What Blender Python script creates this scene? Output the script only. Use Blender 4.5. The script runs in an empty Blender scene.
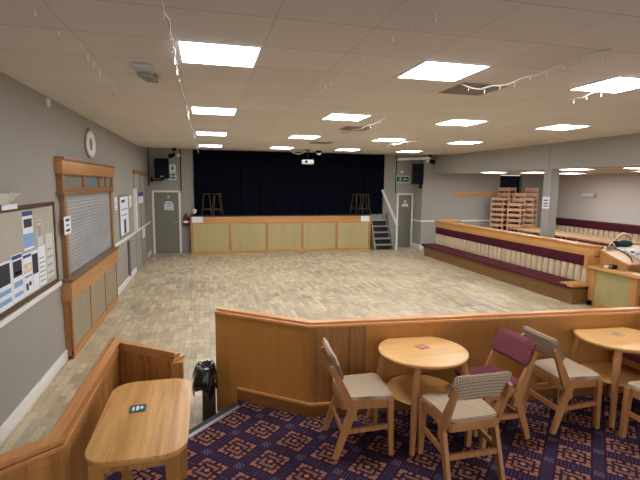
import bpy, bmesh, math, random
from mathutils import Vector, Matrix
random.seed(7)
PI = math.pi
SC = bpy.context.scene
COL = SC.collection
ORG = {}          # object name -> world origin of its local space

# ------------------------------------------------------------------ materials
def lin(c):
    f = lambda v: v/12.92 if v <= .04045 else ((v+.055)/1.055)**2.4
    return tuple(f(v/255.) for v in c) + (1.,)

class NT:
    def __init__(s, name):
        s.m = bpy.data.materials.new(name); s.m.use_nodes = True
        s.t = s.m.node_tree; s.b = s.t.nodes['Principled BSDF']
    def n(s, typ, **kw):
        o = s.t.nodes.new(typ)
        for k, v in kw.items():
            if k in o.inputs.keys(): o.inputs[k].default_value = v
            else: setattr(o, k, v)
        return o
    def l(s, a, b): s.t.links.new(a, b)
    def math(s, op, a, b=None, c=None):
        o = s.t.nodes.new('ShaderNodeMath'); o.operation = op
        for i, v in enumerate((a, b, c)):
            if v is None: continue
            if isinstance(v, (int, float)): o.inputs[i].default_value = v
            else: s.l(v, o.inputs[i])
        return o.outputs[0]
    def mix(s, f, a, b, mode='MIX'):
        o = s.t.nodes.new('ShaderNodeMix'); o.data_type = 'RGBA'; o.blend_type = mode
        for i, v in ((0, f), (6, a), (7, b)):
            if isinstance(v, (int, float)): o.inputs[i].default_value = v
            elif isinstance(v, tuple): o.inputs[i].default_value = v
            else: s.l(v, o.inputs[i])
        return o.outputs[2]
    def coord(s, scale=(1, 1, 1), loc=(0, 0, 0), rot=(0, 0, 0)):
        tc = s.n('ShaderNodeTexCoord'); mp = s.n('ShaderNodeMapping')
        mp.inputs['Scale'].default_value = scale; mp.inputs['Location'].default_value = loc
        mp.inputs['Rotation'].default_value = rot
        s.l(tc.outputs['Object'], mp.inputs[0]); return mp.outputs[0]
    def noise(s, vec, scale=5, detail=4, rough=.5, dist=0):
        o = s.n('ShaderNodeTexNoise', Scale=scale, Detail=detail, Roughness=rough, Distortion=dist)
        s.l(vec, o.inputs['Vector']); return o.outputs['Fac']
    def ramp(s, f, stops):
        o = s.t.nodes.new('ShaderNodeValToRGB'); e = o.color_ramp.elements
        while len(e) < len(stops): e.new(.5)
        for i, (p, c) in enumerate(stops): e[i].position = p; e[i].color = c
        s.l(f, o.inputs[0]); return o.outputs[0]
    def ramp_v(s, f, a, b):
        o = s.t.nodes.new('ShaderNodeMapRange'); o.inputs[1].default_value = a; o.inputs[2].default_value = b
        s.l(f, o.inputs[0]); return o.outputs[0]
    def out(s, col, rough=.5, metal=0., spec=.5, bump=None, bs=.2, bd=.01):
        if isinstance(col, tuple): s.b.inputs['Base Color'].default_value = col
        else: s.l(col, s.b.inputs['Base Color'])
        if isinstance(rough, (int, float)): s.b.inputs['Roughness'].default_value = rough
        else: s.l(rough, s.b.inputs['Roughness'])
        s.b.inputs['Metallic'].default_value = metal
        s.b.inputs['Specular IOR Level'].default_value = spec
        if bump is not None:
            b = s.n('ShaderNodeBump', Strength=bs, Distance=bd); s.l(bump, b.inputs['Height'])
            s.l(b.outputs[0], s.b.inputs['Normal'])
        return s.m

def plain(name, c, rough=.55, metal=0., spec=.5, var=.06, scale=9):
    n = NT(name); f = n.noise(n.coord(), scale, 3)
    a = tuple(x*(1-var) for x in lin(c)[:3])+(1,); b = tuple(min(1, x*(1+var)) for x in lin(c)[:3])+(1,)
    return n.out(n.mix(f, a, b), rough, metal, spec)

def wood(name, c1, c2, axis='z', rough=.38, sc=1., spec=.45):
    n = NT(name); st = [26*sc]*3; st['xyz'.index(axis)] = 1.3*sc
    v = n.coord(tuple(st))
    f = n.noise(v, 1.0, 6, .6, .6)
    v2 = n.coord(tuple(x*.22 for x in st)); f2 = n.noise(v2, 1.0, 3, .5, .8)
    w = n.math('ADD', n.math('MULTIPLY', f, .6), n.math('MULTIPLY', f2, .4))
    col = n.ramp(w, [(.33, lin(c1)), (.66, lin(c2))])
    return n.out(col, rough, 0, spec)

def fabric(name, c1, c2, pitch=.017, rough=.9):
    n = NT(name); tc = n.n('ShaderNodeTexCoord'); sp = n.n('ShaderNodeSeparateXYZ'); n.l(tc.outputs['Object'], sp.inputs[0])
    h = n.math('ADD', sp.outputs[0], sp.outputs[2]); k = PI/pitch
    a = n.math('SINE', n.math('MULTIPLY', n.math('ADD', sp.outputs[1], h), k)); b = n.math('SINE', n.math('MULTIPLY', n.math('SUBTRACT', sp.outputs[1], h), k))
    f = n.ramp_v(n.math('MULTIPLY', a, b), -.35, .35)
    return n.out(n.mix(f, lin(c1), lin(c2)), rough, 0, .2)

def emit(name, c, s):
    n = NT(name); n.b.inputs['Base Color'].default_value = lin(c)
    n.b.inputs['Emission Color'].default_value = lin(c); n.b.inputs['Emission Strength'].default_value = s
    return n.m

M = {}
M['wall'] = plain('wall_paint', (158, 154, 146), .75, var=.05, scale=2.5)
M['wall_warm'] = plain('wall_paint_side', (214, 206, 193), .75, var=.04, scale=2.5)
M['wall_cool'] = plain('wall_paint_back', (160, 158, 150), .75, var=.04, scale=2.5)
M['white'] = plain('white_gloss_paint', (236, 235, 230), .4)
M['paper'] = plain('paper', (232, 236, 244), .7)
M['paper_cream'] = plain('paper_cream', (206, 205, 198), .7)
M['ink'] = plain('ink', (44, 46, 58), .7)
M['ink_blue'] = plain('ink_blue', (52, 74, 140), .7)
M['ink_sky'] = plain('ink_sky', (128, 172, 218), .7)
M['ink_yellow'] = plain('ink_yellow', (226, 172, 54), .7)
M['ink_orange'] = plain('ink_orange', (196, 120, 70), .7)
M['ink_grey'] = plain('ink_grey', (150, 154, 166), .7)
M['red'] = plain('red_enamel', (124, 36, 34), .4)
M['door'] = plain('door_paint', (122, 120, 106), .5, var=.04)
M['black'] = plain('black_plastic', (14, 15, 18), .65, spec=.2)
M['speaker'] = plain('speaker_grille', (14, 18, 30), .75, spec=.15)
M['dark'] = plain('dark_void', (14, 14, 17), .8)
M['bag'] = plain('black_bin_bag', (15, 16, 18), .22, spec=.6)
M['bin'] = plain('brown_bin', (58, 46, 38), .5)
M['stage_top'] = plain('stage_boards', (44, 38, 34), .6)
M['curtain'] = plain('navy_curtain', (7, 11, 24), .95, spec=.1, var=.25, scale=4)
M['navy'] = plain('navy_cloth', (40, 48, 66), .9, spec=.1)
M['steel'] = plain('steel', (190, 190, 190), .35, .8)
M['alu'] = plain('aluminium_strip', (176, 180, 186), .4, .6)
M['rubber'] = plain('rubber_strip', (52, 54, 60), .6)
M['panel'] = wood('pale_panel', (176, 160, 114), (190, 174, 128), 'z', .5, .5)
M['panel_grey'] = wood('grey_panel', (146, 138, 116), (160, 152, 128), 'z', .55, .5)
M['panel_olive'] = wood('olive_panel', (158, 148, 98), (172, 160, 108), 'x', .5, .5)
M['oak_x'] = wood('oak_x', (186, 130, 72), (212, 162, 100), 'x')
M['oak_y'] = wood('oak_y', (186, 130, 70), (212, 160, 96), 'y')
M['oak_z'] = wood('oak_z', (170, 116, 62), (198, 146, 88), 'z')
M['bar_y'] = wood('bar_wood_y', (176, 124, 72), (200, 148, 92), 'y')
M['bar_z'] = wood('bar_wood_z', (160, 110, 62), (184, 134, 82), 'z')
M['frame_y'] = wood('shutter_frame_y', (138, 98, 64), (162, 120, 82), 'y')
M['frame_z'] = wood('shutter_frame_z', (138, 100, 66), (160, 120, 84), 'z')
M['ply_z'] = wood('partition_ply', (178, 122, 56), (192, 136, 68), 'z', .4, .7)
M['ply_stripe'] = wood('partition_ply_striped', (112, 66, 26), (202, 144, 80), 'z', .4, .45)
M['cap'] = wood('cap_rail', (196, 136, 80), (218, 160, 102), 'x', .32)
M['booth_z'] = wood('booth_wood_z', (148, 96, 46), (208, 152, 88), 'z', .38, .8)
M['booth_cap'] = wood('booth_cap', (186, 126, 72), (212, 156, 98), 'y', .3)
M['table_top'] = wood('round_table_top', (216, 164, 98), (230, 184, 120), 'x', .3, .8)
M['rect_top'] = wood('rectangular_table_top', (174, 116, 54), (232, 184, 116), 'y', .32, 1.0)
M['edge'] = wood('table_edge', (190, 134, 74), (208, 154, 94), 'x', .4)
M['chair'] = wood('beech_frame', (168, 114, 66), (196, 142, 92), 'z', .4, 1.2)
M['beige'] = fabric('beige_weave', (206, 186, 160), (146, 126, 104))
M['burgundy'] = fabric('burgundy_weave', (132, 72, 84), (112, 58, 70))
M['velvet'] = plain('burgundy_velvet', (74, 24, 38), .85, spec=.2, var=.15)
M['seat_velvet'] = plain('burgundy_seat_velvet', (88, 34, 44), .8, spec=.25, var=.15)
M['cream'] = plain('cream_upholstery', (200, 180, 150), .85, spec=.2, var=.1, scale=14)
M['stack'] = wood('stacked_chair_wood', (196, 150, 116), (220, 178, 142), 'y', .45)
M['stack_seat'] = plain('stacked_chair_seat', (94, 50, 48), .8)
M['plinth'] = wood('plinth_wood', (116, 84, 44), (142, 106, 60), 'y', .45)  # wood tone darkened to include the shade below the bench seat
M['green'] = plain('green_sign', (20, 116, 72), .6)
M['green_dark'] = plain('dark_green_bag', (18, 66, 48), .7)
M['mat_green'] = plain('beer_mat_green', (34, 84, 70), .6)
M['mat_pink'] = plain('beer_mat_pink', (188, 104, 92), .6)
M['mat_grey'] = plain('beer_mat_grey', (176, 160, 146), .6)
M['board'] = plain('noticeboard_felt', (178, 174, 160), .85, var=.05)
M['board_frame'] = wood('noticeboard_frame', (74, 50, 34), (96, 66, 46), 'y', .45)
M['clear'] = plain('pale_pane', (146, 148, 134), .15, spec=.7)
M['clear_blue'] = plain('bluish_pane', (136, 154, 160), .15, spec=.7)
M['grey_metal'] = plain('grey_painted_metal', (128, 128, 118), .5)
M['stair'] = plain('stair_grey_paint', (142, 140, 126), .55)
M['tread'] = plain('stair_tread_edge', (48, 48, 46), .6)  # dark colour standing for the shade between the stage steps
M['vent'] = plain('vent_dusty_metal', (150, 138, 128), .7)
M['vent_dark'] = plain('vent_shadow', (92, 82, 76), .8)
M['slot'] = plain('dull_grey_panel', (92, 92, 84), .6)
M['skirt'] = wood('dark_skirting', (120, 76, 32), (146, 96, 46), 'x', .45)
M['counter'] = wood('worn_counter_top', (112, 84, 58), (140, 108, 78), 'y', .4)
M['sensor'] = plain('sensor_plastic', (188, 186, 184), .5)
M['cable'] = plain('clear_white_cable', (206, 200, 190), .5)
M['bulb'] = plain('small_clear_bulb', (232, 228, 220), .25, spec=.7)
M['stool_wood'] = wood('dark_stool_wood', (52, 39, 30), (72, 54, 40), 'z')
M['console'] = plain('console_panel', (196, 192, 178), .5)
M['lamp'] = emit('light_diffuser', (250, 250, 255), 9.5)
M['lamp_side'] = emit('light_diffuser_side', (250, 250, 255), 10)

def shutter_mat():
    n = NT('roller_shutter')
    f = n.noise(n.coord((1, .5, 2)), 2, 3, .5)
    return n.out(n.ramp(f, [(.3, lin((146, 149, 152))), (.7, lin((168, 171, 173)))]), .5, .1)
M['shutter'] = shutter_mat()

def floor_mat():
    n = NT('parquet_floor')
    v = n.coord(rot=(0, 0, PI/2))
    def brick(a, b, w, h, off):
        o = n.n('ShaderNodeTexBrick', Scale=1.0)
        o.offset = off; o.offset_frequency = 2; o.squash = 1
        o.inputs['Color1'].default_value = lin(a); o.inputs['Color2'].default_value = lin(b)
        o.inputs['Mortar'].default_value = lin((104, 86, 60)); o.inputs['Mortar Size'].default_value = .0025
        o.inputs['Brick Width'].default_value = w; o.inputs['Row Height'].default_value = h
        o.inputs['Bias'].default_value = 0
        n.l(v, o.inputs['Vector']); return o.outputs['Color']
    c1 = brick((232, 214, 174), (138, 118, 88), .30, .085, .5)
    c2 = brick((214, 200, 168), (150, 138, 118), .30, .34, .37)
    base = n.mix(.38, c1, c2)
    g = n.noise(n.coord((1.0, 3.5, 1)), 2.2, 6, .65)
    base = n.mix(n.math('MULTIPLY', n.ramp_v(g, .42, .66), .55), base, lin((158, 155, 146)))
    w = n.noise(n.coord(), .55, 3, .5)
    base = n.mix(n.math('MULTIPLY', n.ramp_v(w, .35, .7), .40), base, lin((222, 206, 164)))
    s = n.noise(n.coord((6, 2, 1)), 3, 5, .7)
    base = n.mix(n.math('MULTIPLY', n.ramp_v(s, .5, .75), .5), base, lin((112, 94, 70)))
    rg = n.math('ADD', .30, n.math('MULTIPLY', g, .22))
    return n.out(base, rg, 0, .55)
M['floor'] = floor_mat()

def ceiling_mat():
    n = NT('ceiling_tiles')
    tc = n.n('ShaderNodeTexCoord'); sp = n.n('ShaderNodeSeparateXYZ'); n.l(tc.outputs['Object'], sp.inputs[0])
    def seam(c, off, size, w):
        f = n.math('FRACT', n.math('DIVIDE', n.math('SUBTRACT', c, off), size))
        d = n.math('MULTIPLY', n.math('MINIMUM', f, n.math('SUBTRACT', 1.0, f)), size)
        return n.math('LESS_THAN', d, w)
    a = seam(sp.outputs[0], .41, .62, .0045); b = seam(sp.outputs[1], 3.33, .568, .0045)
    m = n.math('MAXIMUM', n.math('MULTIPLY', a, .55), b)
    cell = n.n('ShaderNodeTexWhiteNoise'); cell.noise_dimensions = '2D'
    cx = n.math('FLOOR', n.math('DIVIDE', n.math('SUBTRACT', sp.outputs[0], .41), .62))
    cy = n.math('FLOOR', n.math('DIVIDE', n.math('SUBTRACT', sp.outputs[1], 3.33), .568))
    cb = n.n('ShaderNodeCombineXYZ'); n.l(cx, cb.inputs[0]); n.l(cy, cb.inputs[1]); n.l(cb.outputs[0], cell.inputs['Vector'])
    base = n.mix(cell.outputs['Value'], lin((214, 208, 201)), lin((222, 215, 208)))
    f = n.noise(n.coord(), 60, 3)
    base = n.mix(n.math('MULTIPLY', f, .10), base, lin((188, 178, 174)))
    col = n.mix(n.math('MULTIPLY', m, .42), base, lin((110, 100, 92)))
    return n.out(col, .85, 0, .15)
M['ceiling'] = ceiling_mat()

def carpet_mat():
    n = NT('patterned_carpet'); S = .318
    tc = n.n('ShaderNodeTexCoord'); sp = n.n('ShaderNodeSeparateXYZ'); n.l(tc.outputs['Object'], sp.inputs[0])
    x = n.math('SUBTRACT', sp.outputs[0], .41); y = n.math('SUBTRACT', sp.outputs[1], 3.54)
    k = 1/(math.sqrt(2)*S)
    u = n.math('MULTIPLY', n.math('ADD', x, y), k); v = n.math('MULTIPLY', n.math('SUBTRACT', x, y), k)
    fu = n.math('SUBTRACT', u, n.math('ROUND', u)); fv = n.math('SUBTRACT', v, n.math('ROUND', v))
    au = n.math('ABSOLUTE', fu); av = n.math('ABSOLUTE', fv)
    mx = n.math('MAXIMUM', au, av); mn = n.math('MINIMUM', au, av)
    def AND(*a):
        r = a[0]
        for b in a[1:]: r = n.math('MULTIPLY', r, b)
        return r
    lt = lambda a, b: n.math('LESS_THAN', a, b)
    gt = lambda a, b: n.math('GREATER_THAN', a, b)
    wob = n.noise(n.coord(), 38, 2)
    mxw = n.math('ADD', mx, n.math('MULTIPLY', n.math('SUBTRACT', wob, .5), .05))
    inside = lt(mxw, .335)
    ring = AND(inside, gt(mxw, .25), n.math('SUBTRACT', 1.0, AND(lt(mn, .045))))
    # hooked figures in the middle of each motif
    wob2 = n.noise(n.coord(loc=(3, 1, 0)), 55, 2)
    m2 = n.math('ADD', mx, n.math('MULTIPLY', n.math('SUBTRACT', wob2, .5), .07))
    gap = n.math('SUBTRACT', 1.0, lt(n.math('ABSOLUTE', n.math('SUBTRACT', n.math('ADD', fu, n.math('MULTIPLY', fv, .25)), .06)), .035))
    hook = AND(gt(m2, .115), lt(m2, .19), gap)
    ring = AND(ring, n.math('SUBTRACT', 1.0, AND(gt(mn, .13), lt(mn, .165))))
    core = AND(lt(n.math('ADD', au, av), .075))
    stripe = gt(n.math('SINE', n.math('MULTIPLY', n.math('MULTIPLY', mn, fu if False else 1.0), 2*PI*13)), .1)
    lane = gt(mx, .385)
    cross = AND(lane, gt(mn, .40), gt(n.math('SINE', n.math('MULTIPLY', n.math('ADD', fu, fv), 70)), 0.0))
    fine = n.noise(n.coord(), 150, 2)
    col = n.mix(0.0, lin((46, 30, 52)), lin((46, 30, 52)))
    col = n.mix(AND(lane, stripe), col, lin((72, 62, 90)))
    col = n.mix(cross, col, lin((112, 102, 112)))
    rim = AND(lt(mx, .385), gt(mxw, .335))
    col = n.mix(rim, col, lin((66, 26, 42)))
    col = n.mix(inside, col, lin((58, 34, 42)))
    col = n.mix(ring, col, lin((166, 120, 108)))
    col = n.mix(hook, col, lin((150, 106, 96)))
    col = n.mix(core, col, lin((186, 130, 108)))
    col = n.mix(n.math('MULTIPLY', fine, .5), col, lin((38, 26, 36)))
    return n.out(col, .95, 0, .1)
M['carpet'] = carpet_mat()

# ------------------------------------------------------------------ geometry helpers
class MB:
    def __init__(s): s.bm = bmesh.new()
    def _add(s, verts, faces):
        vs = [s.bm.verts.new(v) for v in verts]
        for f in faces:
            try: s.bm.faces.new([vs[i] for i in f])
            except ValueError: pass
        return vs
    def box(s, a, b, bev=0., mat=None):
        x0, y0, z0 = (min(a[i], b[i]) for i in range(3)); x1, y1, z1 = (max(a[i], b[i]) for i in range(3))
        t = bmesh.new()
        vs = [t.verts.new(v) for v in [(x0,y0,z0),(x1,y0,z0),(x1,y1,z0),(x0,y1,z0),(x0,y0,z1),(x1,y0,z1),(x1,y1,z1),(x0,y1,z1)]]
        for f in [(0,3,2,1),(4,5,6,7),(0,1,5,4),(1,2,6,5),(2,3,7,6),(3,0,4,7)]: t.faces.new([vs[i] for i in f])
        if bev: bmesh.ops.bevel(t, geom=t.edges[:], offset=min(bev, .45*min(x1-x0, y1-y0, z1-z0)), segments=2, affect='EDGES', profile=.6)
        if mat is not None: bmesh.ops.transform(t, matrix=mat, verts=t.verts[:])
        s._merge(t); return s
    def _merge(s, t):
        me = bpy.data.meshes.new('tmp'); t.to_mesh(me); t.free(); s.bm.from_mesh(me); bpy.data.meshes.remove(me)
    def beam(s, p, q, w, h, w2=None, h2=None, up=(0, 0, 1)):
        p, q = Vector(p), Vector(q); d = (q-p).normalized(); up = Vector(up)
        if abs(d.dot(up)) > .97: up = Vector((1, 0, 0))
        sx = d.cross(up).normalized(); sy = sx.cross(d).normalized()
        w2 = w if w2 is None else w2; h2 = h if h2 is None else h2
        V = []
        for c, ww, hh in ((p, w, h), (q, w2, h2)):
            for a, b in ((-1,-1),(1,-1),(1,1),(-1,1)): V.append(c+sx*a*ww/2+sy*b*hh/2)
        s._add(V, [(0,1,2,3),(7,6,5,4),(0,4,5,1),(1,5,6,2),(2,6,7,3),(3,7,4,0)]); return s
    def cyl(s, p, q, r, r2=None, seg=16):
        p, q = Vector(p), Vector(q); r2 = r if r2 is None else r2
        d = (q-p).normalized(); up = Vector((0,0,1)) if abs(d.z) < .95 else Vector((1,0,0))
        a = d.cross(up).normalized(); b = a.cross(d)
        V = []
        for c, rr in ((p, r), (q, r2)):
            for i in range(seg): t = 2*PI*i/seg; V.append(c+(a*math.cos(t)+b*math.sin(t))*rr)
        F = [tuple(range(seg)), tuple(range(2*seg-1, seg-1, -1))]
        for i in range(seg): j = (i+1) % seg; F.append((i, i+seg, j+seg, j))
        s._add(V, F); return s
    def tube(s, pts, r, seg=8):
        pts = [Vector(p) for p in pts]; rings = []
        for i, p in enumerate(pts):
            d = (pts[min(i+1, len(pts)-1)]-pts[max(i-1, 0)]).normalized()
            up = Vector((0,0,1)) if abs(d.z) < .9 else Vector((1,0,0))
            a = d.cross(up).normalized(); b = a.cross(d)
            rings.append([s.bm.verts.new(p+(a*math.cos(2*PI*k/seg)+b*math.sin(2*PI*k/seg))*r) for k in range(seg)])
        for A, B in zip(rings, rings[1:]):
            for k in range(seg): j = (k+1) % seg; s.bm.faces.new((A[k], B[k], B[j], A[j]))
        s.bm.faces.new(rings[0][::-1] if False else rings[0]); s.bm.faces.new(rings[-1][::-1]); return s
    def prism(s, poly, z0, z1, bev=0.):
        t = bmesh.new(); n = len(poly)
        lo = [t.verts.new((x, y, z0)) for x, y in poly]; hi = [t.verts.new((x, y, z1)) for x, y in poly]
        t.faces.new(lo[::-1]); f = t.faces.new(hi)
        for i in range(n): j = (i+1) % n; t.faces.new((lo[i], lo[j], hi[j], hi[i]))
        if bev:
            ed = [e for e in t.edges if abs(e.verts[0].co.z-e.verts[1].co.z) < 1e-6]
            bmesh.ops.bevel(t, geom=ed, offset=bev, segments=3, affect='EDGES', profile=.6)
        s._merge(t); return s
    def lathe(s, prof, c=(0, 0, 0), seg=32):
        c = Vector(c); rings = []
        for r, z in prof:
            if r < 1e-5: rings.append([s.bm.verts.new(c+Vector((0, 0, z)))])
            else: rings.append([s.bm.verts.new(c+Vector((r*math.cos(2*PI*k/seg), r*math.sin(2*PI*k/seg), z))) for k in range(seg)])
        for A, B in zip(rings, rings[1:]):
            for k in range(seg):
                j = (k+1) % seg
                if len(A) == 1 and len(B) == 1: continue
                if len(A) == 1: s.bm.faces.new((A[0], B[j], B[k]))
                elif len(B) == 1: s.bm.faces.new((A[k], A[j], B[0]))
                else: s.bm.faces.new((A[k], A[j], B[j], B[k]))
        return s
    def sphere(s, c, r, sc=(1, 1, 1), seg=12):
        t = bmesh.new(); bmesh.ops.create_uvsphere(t, u_segments=seg, v_segments=max(6, seg*2//3), radius=r)
        bmesh.ops.transform(t, matrix=Matrix.Translation(c) @ Matrix.Diagonal((*sc, 1)), verts=t.verts[:]); s._merge(t); return s
    def grid(s, fn, nu, nv):
        V = [[s.bm.verts.new(fn(i/nu, j/nv)) for j in range(nv+1)] for i in range(nu+1)]
        for i in range(nu):
            for j in range(nv): s.bm.faces.new((V[i][j], V[i+1][j], V[i+1][j+1], V[i][j+1]))
        return s
    def slab(s, fn, nu, nv):
        """closed sheet: fn(u,v,side) side 0/1"""
        L = [[[s.bm.verts.new(fn(i/nu, j/nv, k)) for j in range(nv+1)] for i in range(nu+1)] for k in (0, 1)]
        for i in range(nu):
            for j in range(nv):
                a = L[0]; s.bm.faces.new((a[i][j], a[i][j+1], a[i+1][j+1], a[i+1][j]))
                a = L[1]; s.bm.faces.new((a[i][j], a[i+1][j], a[i+1][j+1], a[i][j+1]))
        for i in range(nu):
            for j in (0, nv): s.bm.faces.new((L[0][i][j], L[0][i+1][j], L[1][i+1][j], L[1][i][j]))
        for j in range(nv):
            for i in (0, nu): s.bm.faces.new((L[0][i][j], L[0][i][j+1], L[1][i][j+1], L[1][i][j]))
        return s
    def rot(s, m): bmesh.ops.transform(s.bm, matrix=m, verts=s.bm.verts[:]); return s
    def build(s, name, mat, parent=None, origin=None, local=False):
        bm = s.bm
        bmesh.ops.recalc_face_normals(bm, faces=bm.faces[:])
        for f in bm.faces: f.smooth = True
        for e in bm.edges:
            if len(e.link_faces) != 2 or e.calc_face_angle(0) > .6: e.smooth = False
        if parent is not None: o = Vector((0, 0, 0)) if local else ORG.get(parent.name, Vector())
        elif origin == 'auto':
            xs = [v.co for v in bm.verts]; mn = [min(c[i] for c in xs) for i in range(3)]; mxx = [max(c[i] for c in xs) for i in range(3)]
            o = Vector(((mn[0]+mxx[0])/2, (mn[1]+mxx[1])/2, mn[2]))
        else: o = Vector(origin or (0, 0, 0))
        if o.length: bmesh.ops.translate(bm, vec=-o, verts=bm.verts[:])
        me = bpy.data.meshes.new(name); bm.to_mesh(me); bm.free()
        me.materials.append(M[mat] if isinstance(mat, str) else mat)
        ob = bpy.data.objects.new(name, me); COL.objects.link(ob)
        if parent is not None: ob.parent = parent
        else: ob.location = o
        ORG[ob.name] = o
        return ob

def tag(o, label, cat, group=None, kind=None):
    o['label'] = label; o['category'] = cat
    if group: o['group'] = group
    if kind: o['kind'] = kind
    return o
def thing(name, label, cat, loc=(0, 0, 0), rz=0, group=None):
    o = bpy.data.objects.new(name, None); COL.objects.link(o); o.location = loc; o.rotation_euler = (0, 0, rz)
    o.empty_display_size = .1; ORG[o.name] = Vector(loc)
    return tag(o, label, cat, group)
def struct(mb, name, mat, parent=None):
    o = mb.build(name, mat, parent)
    if parent is None: o['kind'] = 'structure'
    return o
def dup(root, loc, rz, label, group=None):
    r = root.copy(); COL.objects.link(r); r.location = loc; r.rotation_euler = (0, 0, rz); r['label'] = label
    if group: r['group'] = group
    for ch in list(root.children):
        c = ch.copy(); COL.objects.link(c); c.parent = r
        for g in list(ch.children):
            d = g.copy(); COL.objects.link(d); d.parent = c
    return r
def B(a, b, bev=0.): return MB().box(a, b, bev)
def text_mb(txt, size, mat4, depth=.001):
    cu = bpy.data.curves.new('lettering', 'FONT'); cu.body = txt; cu.size = size; cu.align_x = 'CENTER'; cu.align_y = 'CENTER'; cu.extrude = depth; cu.resolution_u = 2
    ob = bpy.data.objects.new('lettering', cu); COL.objects.link(ob)
    dg = bpy.context.evaluated_depsgraph_get(); me = bpy.data.meshes.new_from_object(ob.evaluated_get(dg))
    m = MB(); m.bm.from_mesh(me); m.rot(mat4)
    bpy.data.objects.remove(ob); bpy.data.meshes.remove(me); bpy.data.curves.remove(cu)
    return m
def face_mat(p, normal):
    """text plane at p whose front faces the given horizontal normal"""
    n = Vector(normal).normalized(); z = Vector((0, 0, 1)); x = z.cross(n)
    m = Matrix((x, z, n)).transposed().to_4x4(); m.translation = p; return m

# ------------------------------------------------------------------ dimensions
XL = -1.747; ZC = 3.163; ZW = ZC+.1; CP = .18; YB = 14.92; YS = 14.58; XB = 7.5; XR = 12.4; YSB = 14.25

# ------------------------------------------------------------------ setting
struct(MB().prism([(XL-.1, -2), (XB+5.2, -2), (XB+5.2, 16.2), (XL-.1, 16.2)], -.12, 0), 'floor', 'floor')
cm = MB(); prof = [(-2, ZC), (12.6, ZC), (14.9, ZC+.09), (16.2, ZC+.09)]
cm.slab(lambda u, v, k: (XL-.1+(XB+.3-XL)*u, prof[round(v*3)][0], prof[round(v*3)][1]+.1*k), 1, 3)
struct(cm, 'ceiling', 'ceiling')
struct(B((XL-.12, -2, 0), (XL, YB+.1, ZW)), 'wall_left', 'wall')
wb = MB(); wb.box((XL, YB, 0), (-.38, YB+.12, ZW)); wb.box((5.88, YB, 0), (7.22, YB+.12, ZW)); wb.box((5.42, YB, 0), (5.88, YB+.12, 1.19))
struct(wb, 'wall_back', 'wall_cool')
struct(B((-.6, 16.0, 0), (6.0, 16.1, ZW)), 'wall_stage', 'dark')
ws = MB(); ws.box((7.22, YSB, 0), (10.15, YSB+.12, 2.62)); ws.box((11.05, YSB, 0), (XR, YSB+.12, 2.62)); ws.box((7.14, YSB, 0), (7.22, YB+.12, ZW))
ws.box((7.22, YSB, 2.62), (XB, YSB+.12, ZW))
struct(ws, 'wall_alcove', 'wall_cool')
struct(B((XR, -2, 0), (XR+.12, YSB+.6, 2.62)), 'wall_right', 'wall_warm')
struct(B((XB, -2, 2.59), (XB+.25, YSB, ZW)), 'wall_bulkhead', 'wall_cool')
struct(B((XB+.25, -2, 2.61), (XR+.1, 15.2, 2.7)), 'ceiling_side', 'ceiling')
struct(B((7.25, 5.0, 0), (XR, YSB, .1)), 'floor_side', 'plinth')
# alcove behind the stacked chairs: dark blue curtain in a recess
cu = MB(); cu.slab(lambda u, v, k: (9.8+2.0*u, 14.45+.03*math.sin(u*44)+.012*k, .12+2.46*v), 60, 2)
tag(cu.build('curtain', 'navy', None, 'auto'), 'dark blue curtain hanging in the recess behind the stacked chairs', 'curtain')
# pillar
struct(MB().box((XB, 8.70, 0), (XB+.21, 8.93, 2.59)), 'trim_pillar', 'wall_cool')
struct(B((XB-.004, 8.78, 2.59), (XB+.02, 8.80, ZC)), 'trim_bulkhead_joint', 'grey_metal')
# skirtings, dado rails
sk = MB()
for a, b in ((1.75, 6.02), (9.08, 11.8), (13.95, YB)): sk.box((XL, a, 0), (XL+.022, b, .13), .004)
struct(sk, 'baseboard_left', 'white')
da = MB()
for a, b in ((1.75, 5.94), (9.03, YB)): da.box((XL, a, .965), (XL+.03, b, 1.02), .006)
struct(da, 'trim_dado_left', 'white')
db = MB(); db.box((7.12, YSB-.002, .95), (7.14, YB, 1.0)); db.box((7.12, YSB-.025, .95), (10.1, YSB, 1.0), .004)
struct(db, 'trim_dado_back', 'white')
bb = MB(); bb.box((7.115, YSB, 0), (7.14, YB, .16)); bb.box((7.115, YSB-.02, 0), (7.25, YSB, .16))
struct(bb, 'baseboard_back', 'white')

# doors in the back wall
def door_leaf(x0, x1, ztop, name):
    o = MB(); o.box((x0, YB-.035, 0), (x0+.06, YB, ztop), .004); o.box((x1-.06, YB-.035, 0), (x1, YB, ztop), .004); o.box((x0, YB-.035, ztop-.06), (x1, YB, ztop), .004)
    d = struct(B((x0+.06, YB-.02, .01), (x1-.06, YB, ztop-.06)), name, 'door')
    o.build('door_frame', 'white', d)
    return d
d1 = door_leaf(-1.66, -.815, 1.97, 'door_1')
MB().cyl((-.93, YB-.02, .98), (-.93, YB-.06, .98), .012).cyl((-.93, YB-.055, .98), (-1.03, YB-.055, .98), .009).build('door_handle', 'steel', d1)
d2 = door_leaf(6.5, 7.12, 1.92, 'door_2')
MB().cyl((7.03, YB-.02, .98), (7.03, YB-.06, .98), .012).sphere((7.03, YB-.07, .98), .025).build('door_knob', 'steel', d2)
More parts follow.
